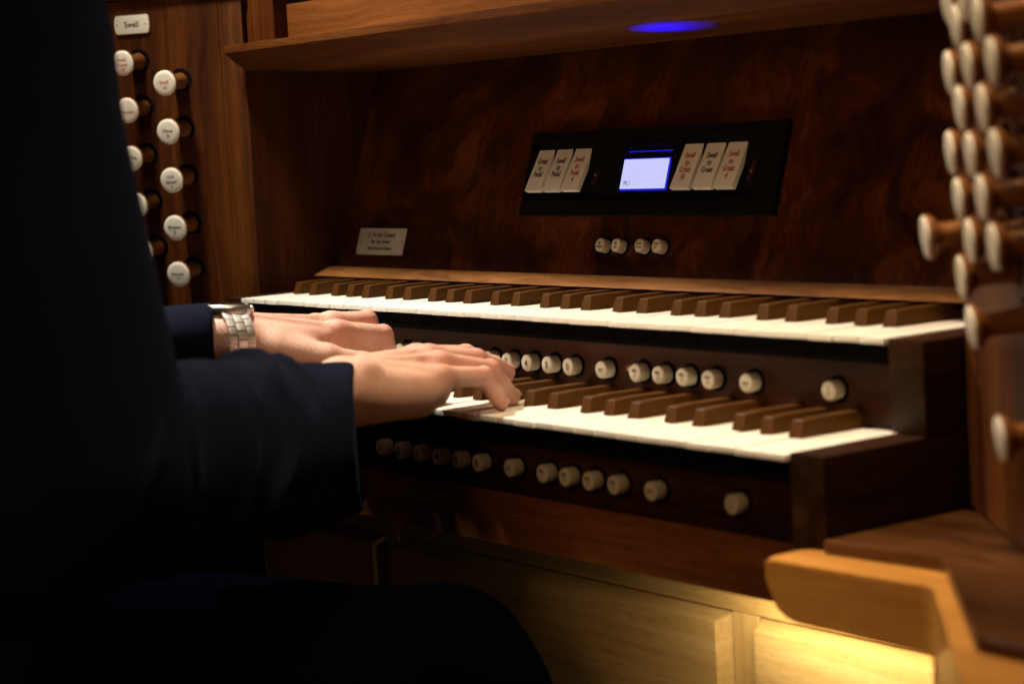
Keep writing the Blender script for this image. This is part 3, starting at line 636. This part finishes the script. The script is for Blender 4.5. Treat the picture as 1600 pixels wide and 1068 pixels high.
# ---------------------------------------------------------------- organist (distance-field modelling, surface nets)
V3 = lambda *a: np.array(a, np.float32)
def smin(a, b, k):
    h = np.clip(0.5+0.5*(b-a)/k, 0, 1); return b*(1-h)+a*h-k*h*(1-h)
def smax(a, b, k): return -smin(-a, -b, k)
class Field:
    def __init__(s, lo, hi, step):
        s.lo = np.array(lo, np.float32); s.step = step
        n = np.ceil((np.array(hi)-np.array(lo))/step).astype(int)+1
        s.n = n
        ax = [s.lo[i]+np.arange(n[i], dtype=np.float32)*step for i in range(3)]
        s.x, s.y, s.z = np.meshgrid(*ax, indexing='ij'); s.d = np.full(n, 1e3, np.float32)
    def _cap(s, a, b):
        a = V3(*a); b = V3(*b); ab = b-a
        px, py, pz = s.x-a[0], s.y-a[1], s.z-a[2]
        t = np.clip((px*ab[0]+py*ab[1]+pz*ab[2])/max(1e-6, float(ab@ab)), 0, 1)
        return t, px-ab[0]*t, py-ab[1]*t, pz-ab[2]*t
    def capsule(s, a, b, r1, r2):
        t, x, y, z = s._cap(a, b); return np.sqrt(x*x+y*y+z*z)-(r1+(r2-r1)*t)
    def ecap(s, a, b, w, r1, r2, cap=1.0):
        """elliptic tapered capsule; w = wide direction; r = (half width, half height)"""
        t, x, y, z = s._cap(a, b)
        ax = V3(*b)-V3(*a); ax = ax/np.linalg.norm(ax); w = V3(*w); w = w-ax*(w@ax); w = w/np.linalg.norm(w); h = np.cross(ax, w)
        ew = x*w[0]+y*w[1]+z*w[2]; eh = x*h[0]+y*h[1]+z*h[2]; ea = x*ax[0]+y*ax[1]+z*ax[2]
        rw = r1[0]+(r2[0]-r1[0])*t; rh = r1[1]+(r2[1]-r1[1])*t; rc = np.minimum(rw, rh)*cap
        k = np.sqrt((ew/rw)**2+(eh/rh)**2+(ea/rc)**2); return (k-1)*np.minimum(rw, rh)
    def ell(s, c, r):
        return (np.sqrt(((s.x-c[0])/r[0])**2+((s.y-c[1])/r[1])**2+((s.z-c[2])/r[2])**2)-1)*min(r)
    def add(s, d, k=6.0): s.d = smin(s.d, d, k) if k > 0 else np.minimum(s.d, d)
    def cut(s, d, k=2.0): s.d = smax(s.d, -d, k)
    def mesh(s):
        d = s.d; n = s.n
        ins = d < 0
        c = [d[i:n[0]-1+i, j:n[1]-1+j, k:n[2]-1+k] for i in (0, 1) for j in (0, 1) for k in (0, 1)]
        cnt = sum((q < 0).astype(np.int8) for q in c)
        act = (cnt > 0) & (cnt < 8)
        idx = np.full(act.shape, -1, np.int64); cells = np.argwhere(act); idx[act] = np.arange(len(cells))
        D = np.stack([q[act] for q in c], 1)
        offs = np.array([(i, j, k) for i in (0, 1) for j in (0, 1) for k in (0, 1)], np.float32)
        acc = np.zeros((len(cells), 3), np.float32); m = np.zeros(len(cells), np.float32)
        for a in range(8):
            for b in range(a+1, 8):
                if np.abs(offs[a]-offs[b]).sum() != 1: continue
                da, db = D[:, a], D[:, b]; x = (da < 0) != (db < 0)
                t = np.where(x, da/np.where(x, da-db, 1), 0)
                acc += np.where(x[:, None], offs[a]+(offs[b]-offs[a])*t[:, None], 0); m += x
        V = s.lo+(cells+acc/m[:, None])*s.step
        F = []
        for ax in range(3):
            sh = [slice(None)]*3; s0 = list(sh); s1 = list(sh); s0[ax] = slice(0, -1); s1[ax] = slice(1, None)
            A = ins[tuple(s0)]; B = ins[tuple(s1)]; cr = np.argwhere(A != B)
            u, v = [(1, 2), (2, 0), (0, 1)][ax]
            ok = (cr[:, u] > 0) & (cr[:, v] > 0) & (cr[:, u] < n[u]-1) & (cr[:, v] < n[v]-1); cr = cr[ok]
            fl_ = A[tuple(cr.T)]
            def g(du, dv):
                q = cr.copy(); q[:, u] += du; q[:, v] += dv; return idx[tuple(q.T)]
            quad = np.stack([g(-1, -1), g(0, -1), g(0, 0), g(-1, 0)], 1)
            quad[~fl_] = quad[~fl_][:, ::-1]; F.append(quad)
        return V, np.concatenate(F)
def np_mesh(name, parts, attr=None):
    Vs, Fs, o = [], [], 0
    for V, F in parts: Vs.append(V); Fs.append(F+o); o += len(V)
    V = np.concatenate(Vs)*S; F = np.concatenate(Fs)
    me = bpy.data.meshes.new(name); me.vertices.add(len(V)); me.vertices.foreach_set('co', V.astype(np.float32).ravel())
    me.loops.add(len(F)*4); me.loops.foreach_set('vertex_index', F.ravel().astype(np.int32)); me.polygons.add(len(F))
    me.polygons.foreach_set('loop_start', np.arange(0, len(F)*4, 4, dtype=np.int32))
    me.polygons.foreach_set('use_smooth', np.ones(len(F), bool)); me.update(calc_edges=True)
    if attr is not None:
        a = me.attributes.new('redness', 'FLOAT', 'POINT'); a.data.foreach_set('value', attr(V/S).astype(np.float32))
    return me

nails = []
def hand(f, side, wrist, fore, fingers, thumb, ulna):
    """fingers: list of 4 joint chains index..little (MCP, PIP, DIP, tip); thumb: (CMC, MCP, IP, tip)"""
    rad = [(9.6, 9.0, 7.9, 6.6), (9.8, 9.2, 8.1, 6.8), (9.3, 8.7, 7.6, 6.4), (8.2, 7.5, 6.7, 5.7)]
    W = V3(*wrist); mcp = [V3(*c[0]) for c in fingers]
    # forearm and wrist
    f.add(f.ecap(fore, wrist, (1, 0, 0.1), (36, 30), (27.5, 20.5)), 0)
    pd = np.stack
    # palm: fan of flattened capsules from the carpus to each knuckle
    cent = sum(mcp)/4; side_v = mcp[0]-mcp[3]; side_v = side_v/np.linalg.norm(side_v)
    for k, m_ in enumerate(mcp):
        st = W+side_v*(12-8*k)+V3(0, 0, -2)
        f.add(f.ecap(st, m_+V3(0, -4, -7.5), side_v, (15, 17), (11.5, 13)), 12)
    # heel of the hand on both sides
    f.add(f.ecap(W+side_v*14+V3(0, 6, -9), mcp[0]+V3(0, -38, -17), side_v, (13, 14), (12, 13)), 14)
    f.add(f.ecap(W-side_v*14+V3(0, 6, -8), mcp[3]+V3(0, -18, -14), side_v, (12, 15), (10, 13)), 12)
    # tendons and veins on the back of the hand
    for k, m_ in enumerate(mcp):
        st = W+side_v*(7-4.5*k)+V3(0, 18, 17.0)
        en = m_+V3(0, -10, 5.0)
        f.add(f.capsule(st+V3(0, 0, 0.4), en+V3(0, 0, 0.8), 1.8, 2.4), 6)
    vs = [(0.25, 0.15, 0.55, 0.85), (0.7, 0.2, 0.45, 0.8)]
    for a0, t0, a1, t1 in vs:
        pa = W+(mcp[0]*(1-a0)+mcp[3]*a0-W)*t0+V3(0, 0, 9.5); pb = W+(mcp[0]*(1-a1)+mcp[3]*a1-W)*t1+V3(0, 0, 6)
        f.add(f.capsule(pa, pb, 1.6, 1.5), 4)
    # hollows between the knuckles
    for k in range(3):
        f.cut(f.ell((mcp[k]+mcp[k+1])/2+V3(0, 4, 10.2), (5.2, 16, 6.0)), 5)
    # fingers
    for (c, r) in zip(fingers, rad):
        c = [V3(*q) for q in c]
        f.add(f.ell(c[0]+V3(0, -1, 0.5), (r[0]+1.0, r[0]+2.5, r[0]+0.2)), 5)
        f.add(f.capsule(c[0], c[1], r[0], r[1]), 4)
        g = f.capsule(c[1], c[2], r[1]*0.97, r[2])
        g = smin(g, f.capsule(c[2], c[3], r[2], r[3]), 2.5)
        d = c[1]-c[0]; d = d/np.linalg.norm(d); d2 = c[2]-c[1]; d2 = d2/np.linalg.norm(d2); out = d-d2; out = out/max(1e-3, np.linalg.norm(out))
        g = smin(g, f.ell(c[1]+out*1.6, (r[1]*0.95,)*3), 2)
        f.add(g, 1.4)
        # fine creases over the knuckle
        for s_ in (-3.4, -1.1, 1.2, 3.4):
            f.cut(f.capsule(c[1]+out*(r[1]+1.9)+d2*s_-V3(7, 0, 0), c[1]+out*(r[1]+1.9)+d2*s_+V3(7, 0, 0), 0.75, 0.75), 0.9)
        ax = c[3]-c[2]; ax = ax/np.linalg.norm(ax); up = out-ax*(out@ax); up = up/max(1e-3, np.linalg.norm(up))
        nails.append((c[3]+up*(r[3]-0.8)+ax*0.5, ax, up, r[3]))
    f.add(f.ell(V3(*fingers[0][0])*0.5+V3(*fingers[0][1])*0.5+V3(0, -2, -9), (9, 24, 10)), 6)
    t = [V3(*q) for q in thumb]
    f.add(f.capsule(t[0], t[1], 16, 12.5), 14); f.add(f.capsule(t[1], t[2], 11, 10), 6); f.add(f.capsule(t[2], t[3], 10, 8), 3)
    if ulna is not None: f.add(f.ell(ulna, (8, 9, 8)), 8)

# right hand: joints in world millimetres
RF = [[(466, -108, -21), (461, -60, -26), (458, -40, -38), (456, -27, -55)],
      [(487, -112, -20), (483, -66.5, -27.5), (481, -48.4, -33.6), (480, -35.2, -40)],
      [(507, -116, -23), (503, -68, -34), (500, -55, -47.5), (498, -44.5, -56.5)],
      [(526, -129, -30), (522, -87, -35), (518, -74, -49.5), (516, -68.4, -57.6)]]
RT = [(470, -168, -40), (452, -130, -48), (444, -98, -54), (440, -74, -57)]
LF = [[(352, -108, -7), (354, -67, -14), (355, -60, -38), (355, -58, -56)],
      [(331, -100, -2), (330, -66, -3.5), (330, -55, -30), (330, -50, -56)],
      [(310, -102, -4), (308, -66, -9), (307, -54, -34), (306, -48, -56)],
      [(291, -112, -11), (287, -80, -18), (285, -70, -40), (284, -64, -57)]]
LT = [(362, -168, -17), (381, -138, -24), (388, -108, -31), (392, -82, -44)]
fr_ = Field((425, -330, -95), (560, -15, 25), 1.3)
hand(fr_, 1, (503, -198, -31), (558, -325, -44), RF, RT, (520, -190, -20))
fl2 = Field((255, -330, -75), (425, -40, 45), 1.3)
hand(fl2, -1, (334, -202, -4), (280, -325, -8), LF, LT, (313, -199, 8))
# head, neck and trunk core under the clothes
fh = Field((300, -640, -60), (560, -260, 640), 5.0)
fh.add(fh.ell((423, -440, 500), (74, 95, 108)), 0); fh.add(fh.ell((423, -405, 440), (52, 58, 62)), 25)
fh.add(fh.capsule((423, -470, 430), (423, -490, 260), 58, 66), 18); fh.add(fh.ell((423, -346, 480), (13, 20, 24)), 10)
for sx in (-1, 1):
    fh.add(fh.ell((423+sx*75, -450, 490), (9, 20, 30)), 6); fh.add(fh.ell((423+sx*30, -365, 515), (22, 14, 8)), 10); fh.cut(fh.ell((423+sx*31, -343, 500), (15, 12, 9)), 8)
fh.add(fh.ell((423, -356, 445), (24, 12, 7)), 6)
fh.add(fh.ecap((423, -500, 240), (423, -510, 0), (1, 0, 0), (150, 90), (140, 85)), 40)
kn = np.array([c[k] for c in RF+LF for k in (0, 1)]+[c[3] for c in RF+LF])
def red(V):
    out = np.zeros(len(V))
    for q in kn: out = np.maximum(out, 0.8*np.exp(-((V-q)**2).sum(1)/(2*9.0**2)))
    return np.clip(out, 0, 1)
person = empty('person', (423, -520, -290))
tag(person, 'organist in a dark navy suit seated at the keys, both hands on the lower manual', 'person')
link('body', np_mesh('body', [fr_.mesh(), fl2.mesh(), fh.mesh()], red), M['skin'], person)
for c, ax, up, r in nails:
    sd = np.cross(ax, up); bm = bmesh.new()
    bmesh.ops.create_uvsphere(bm, u_segments=14, v_segments=8, radius=1)
    for v in bm.verts: v.co = Vector(c+sd*v.co.x*r*0.72+ax*v.co.y*r*0.95+up*v.co.z*1.5)
    link('fingernail', finish(bm, 'fingernail', True, 180), M['nail'], person)
fhr = Field((300, -570, 380), (545, -320, 640), 5.0)
fhr.add(fhr.ell((423, -450, 512), (84, 104, 113)), 0)
fhr.cut(fhr.ell((423, -350, 440), (90, 80, 112)), 12); fhr.cut(fhr.ell((423, -440, 380), (120, 120, 62)), 12)
link('hair', np_mesh('hair', [fhr.mesh()]), M['hair'], person)

# jacket
def axis_coords(f, a, b):
    a = V3(*a); b = V3(*b); ab = b-a; L_ = float(np.linalg.norm(ab)); ab = ab/L_
    px, py, pz = f.x-a[0], f.y-a[1], f.z-a[2]; t = px*ab[0]+py*ab[1]+pz*ab[2]
    return t, L_, px-ab[0]*t, py-ab[1]*t, pz-ab[2]*t, ab
RS, RE, RC = (592, -498, 235), (640, -472, -42), (512, -196, -66)
LS, LE, LC = (250, -490, 235), (205, -430, -30), (333, -206, -6)
j = Field((120, -700, -330), (740, -170, 330), 5.0)
j.add(j.ecap((423, -540, -250), (423, -505, 170), (1, 0, 0), (185, 125), (180, 118)), 0)
j.add(j.capsule((275, -500, 215), (571, -500, 215), 78, 78), 50)
j.add(j.capsule(LS, LE, 72, 60), 40); j.add(j.capsule(LE, (268, -310, -20), 58, 42), 30)
j.add(j.capsule((423, -505, 255), (423, -498, 285), 84, 78), 30)
j.cut(j.capsule((423, -480, 280), (423, -470, 360), 68, 84), 8)
n1 = np.sin(j.x*0.031+j.z*0.052+1.3*np.sin(j.y*0.02))*np.sin(j.z*0.021-j.y*0.037)
j.d += 4.0*n1
def sleeve(lo, hi, step, E_, C_, rE, rC, w, folds, cutp, cutn):
    f = Field(lo, hi, step)
    t, L_, ex, ey, ez, ab = axis_coords(f, E_, C_)
    d = f.ecap(E_, V3(*C_)+ab*60, w, rE, (rC[0]+(rC[0]-rE[0])*60/L_*0.3, rC[1]+(rC[1]-rE[1])*60/L_*0.3), 0.9)
    w_ = V3(*w); w_ = w_-ab*(w_@ab); w_ /= np.linalg.norm(w_); h_ = np.cross(ab, w_)
    if h_[2] < 0: h_ = -h_
    ang = np.arctan2(ex*h_[0]+ey*h_[1]+ez*h_[2], ex*w_[0]+ey*w_[1]+ez*w_[2])
    s_ = L_-t                                    # distance back from the cuff
    if folds:
        fade = np.clip((s_-18)/70, 0, 1)*np.clip((L_+60-s_)/60, 0, 1)
        ph = s_*0.125+2.1*ang+1.3*np.sin(s_*0.037+1.7*ang)+0.6*np.sin(s_*0.09-2.6*ang)
        rid = (0.5+0.5*np.sin(ph))**3.5
        am = folds*(0.55+0.45*np.sin(s_*0.043+ang*1.3+0.6))
        d = d-fade*am*rid+0.25*folds*fade
        d = d-1.2*np.sin(ang*3+s_*0.02)*np.clip(s_/40, 0, 1)
    f.d = d
    # end plane at the cuff and hollow mouth
    cn = V3(*cutn); cn /= np.linalg.norm(cn); pl_ = (f.x-cutp[0])*cn[0]+(f.y-cutp[1])*cn[1]+(f.z-cutp[2])*cn[2]
    f.d = smax(f.d, pl_, 2.5)
    inner = f.ecap(V3(*C_)-ab*42, V3(*C_)+ab*60, w, (rC[0]-4.0, rC[1]-4.0), (rC[0]-4.0, rC[1]-4.0), 0.5)
    f.cut(inner, 1.5)
    return f
sR = sleeve((430, -560, -175), (740, -165, 70), 3.0, RE, RC, (68, 70), (43, 52), (1, 0.3, 0), 9.5, (506, -188, -70), (0.56, 0.83, 0))
sR.add(sR.capsule(RE, RE, 66, 66), 25)
j.add(j.capsule(RS, RE, 78, 74), 40)
sL = sleeve((190, -400, -70), (380, -190, 70), 3.0, (258, -330, -20), LC, (46, 44), (34, 29), (1, 0, 0), 2.0, (331, -206.5, 0), (0.5, 0.86, 0))
jk = link('jacket', np_mesh('jacket', [j.mesh(), sR.mesh(), sL.mesh()]), M['suit'], person, None)
jk['label'] = 'dark navy wool suit jacket'
for k in range(3):
    b0 = V3(*RC)+V3(0.42, -0.905, 0.08)*(52+16*k)+V3(17, 6, -38)
    bm = bmesh.new(); bmesh.ops.create_uvsphere(bm, u_segments=16, v_segments=8, radius=1)
    for v in bm.verts: v.co = Vector((b0[0]+v.co.x*3.5+2, b0[1]+v.co.y*7, b0[2]+v.co.z*7))
    link('cuff_button', finish(bm, 'cuff_button', True, 180), M['glass_dark'], jk)
fc_ = Field((325, -590, 220), (520, -375, 350), 4.0)
fc_.add(fc_.capsule((423, -488, 240), (423, -478, 318), 71, 67), 0); fc_.d = smax(fc_.d, (fc_.z-318-(fc_.y+480)*-0.12), 4); fc_.cut(fc_.capsule((423, -490, 260), (423, -470, 430), 64, 60), 2)
link('shirt_collar', np_mesh('shirt_collar', [fc_.mesh()]), M['shirt'], person)
# trousers
t_ = Field((220, -640, -870), (630, 10, -120), 6.0)
for hx, kx, kyy, kzz in ((505, 530, -150, -256), (340, 318, -185, -286)):
    q = t_.capsule((hx, -520, -205), (kx, kyy, kzz), 98, 74)
    q = smin(q, t_.capsule((kx, kyy+15, kzz-16), (kx, -110, -520), 68, 58), 25)
    q = smin(q, t_.capsule((kx, -110, -520), (kx, -90, -790), 58, 52), 20)
    t_.add(q, 10)
t_.d += 2.5*np.sin(t_.y*0.05+t_.z*0.08+1.1*np.sin(t_.x*0.03))*np.clip((t_.y+420)/200, 0, 1)
link('trousers', np_mesh('trousers', [t_.mesh()]), M['trousers'], person)
for kx in (530, 318):
    s2 = Field((kx-60, -150, -852), (kx+60, 130, -750), 5.0)
    s2.add(s2.ecap((kx, -100, -815), (kx, 80, -825), (1, 0, 0), (38, 30), (42, 22)), 0); s2.add(s2.capsule((kx, -95, -800), (kx, -92, -775), 36, 36), 15)
    link('shoe', np_mesh('shoe', [s2.mesh()]), M['shoe'], person)
# bench under the player
bn = empty('organ_bench', (423, -560, -850)); tag(bn, 'dark wooden organ bench under the seated organist', 'bench')
link('seat', box_me('seat', 20, 826, -720, -400, -345, -318, 4, 3), M['walnut_dark'], bn)
for x in (40, 780): link('leg', box_me('leg', x, x+26, -700, -420, -849.5, -345.5, 2, 2), M['walnut_dark'], bn)

# ---------------------------------------------------------------- wristwatch
wt = empty('wristwatch', (335, -190, 24)); tag(wt, 'silver steel wristwatch with link bracelet on the left wrist', 'watch')
WC = Vector((333.5, -199, -5.0)); wa = Vector((0.10, 0.99, -0.06)).normalized(); wx = Vector((1, -0.1, 0)).normalized(); wz = wx.cross(wa).normalized()
if wz.z < 0: wz = -wz
ra, rb = 31.5, 23.5
def wp(th, off, al): return WC+wx*((ra+off)*math.cos(th))+wz*((rb+off)*math.sin(th))+wa*al
nl = 20
for k in range(nl):
    th = math.radians(58)-(k+0.5)*math.radians(296)/nl; dth = math.radians(296)/nl*0.45
    bm = bmesh.new()
    for (a0, a1, ho, sh) in ((-10.6, -4.2, 3.3, 0), (-3.8, 3.8, 3.9, 0.5), (4.2, 10.6, 3.3, 0)):
        t0, t1 = th-dth+sh*dth*2, th+dth+sh*dth*2
        q = [wp(t0, 0.4, a0), wp(t1, 0.4, a0), wp(t1, ho, a0), wp(t0, ho, a0)]
        b2 = bmesh.new(); prism(b2, q, wa*(a1-a0)); bevel_all(b2, 0.55, 2)
        mm = bpy.data.meshes.new('x'); b2.to_mesh(mm); b2.free(); bm.from_mesh(mm); bpy.data.meshes.remove(mm)
    link('strap_link', finish(bm, 'strap_link', True, 40), M['steel'], wt)
cf = frame_of(WC+wz*(rb-3.0), wx, wa); 
if cf[3].dot(wz) < 0: cf = frame_of(WC+wz*(rb-3.0), wa, wx)
link('case', lathe_me('case', cf, [(0, -3.5), (17.5, -3.5), (19.2, -1.5), (20, 2), (20, 5.5), (19.4, 6.6), (17.8, 8.2), (17.2, 7.8), (0, 7.4)], 48), M['steel_brushed'], wt)
link('crystal', lathe_me('crystal', cf, [(17, 7.4), (16.8, 8.1), (14, 8.6), (0, 8.8)], 40), M['glass_dark'], wt)
bm = bmesh.new()
for sx in (-1, 1):
    for sy in (-1, 1):
        q = [P(cf, 0, 0, 0)+wx*(sx*(13+8*t))+wa*(sy*8.6)+wz*(3.5-7*t*t) for t in (0, 0.5, 1.0)]
        for a, b_ in zip(q, q[1:]):
            prism(bm, [a-wa*2.2-wz*2, a+wa*2.2-wz*2, a+wa*2.2+wz*2.2, a-wa*2.2+wz*2.2], b_-a)
link('lug', finish(bm, 'lug', True), M['steel_brushed'], wt)
cr = frame_of(P(cf, 0, 0, 3.5)+wa*19.5, wx, wz)
link('crown', lathe_me('crown', cr if cr[3].dot(wa) > 0 else frame_of(cr[0], wz, wx), [(0, 0), (2.6, 0), (3, 0.6), (3, 3), (2.4, 3.6), (0, 3.6)], 16), M['steel'], wt)
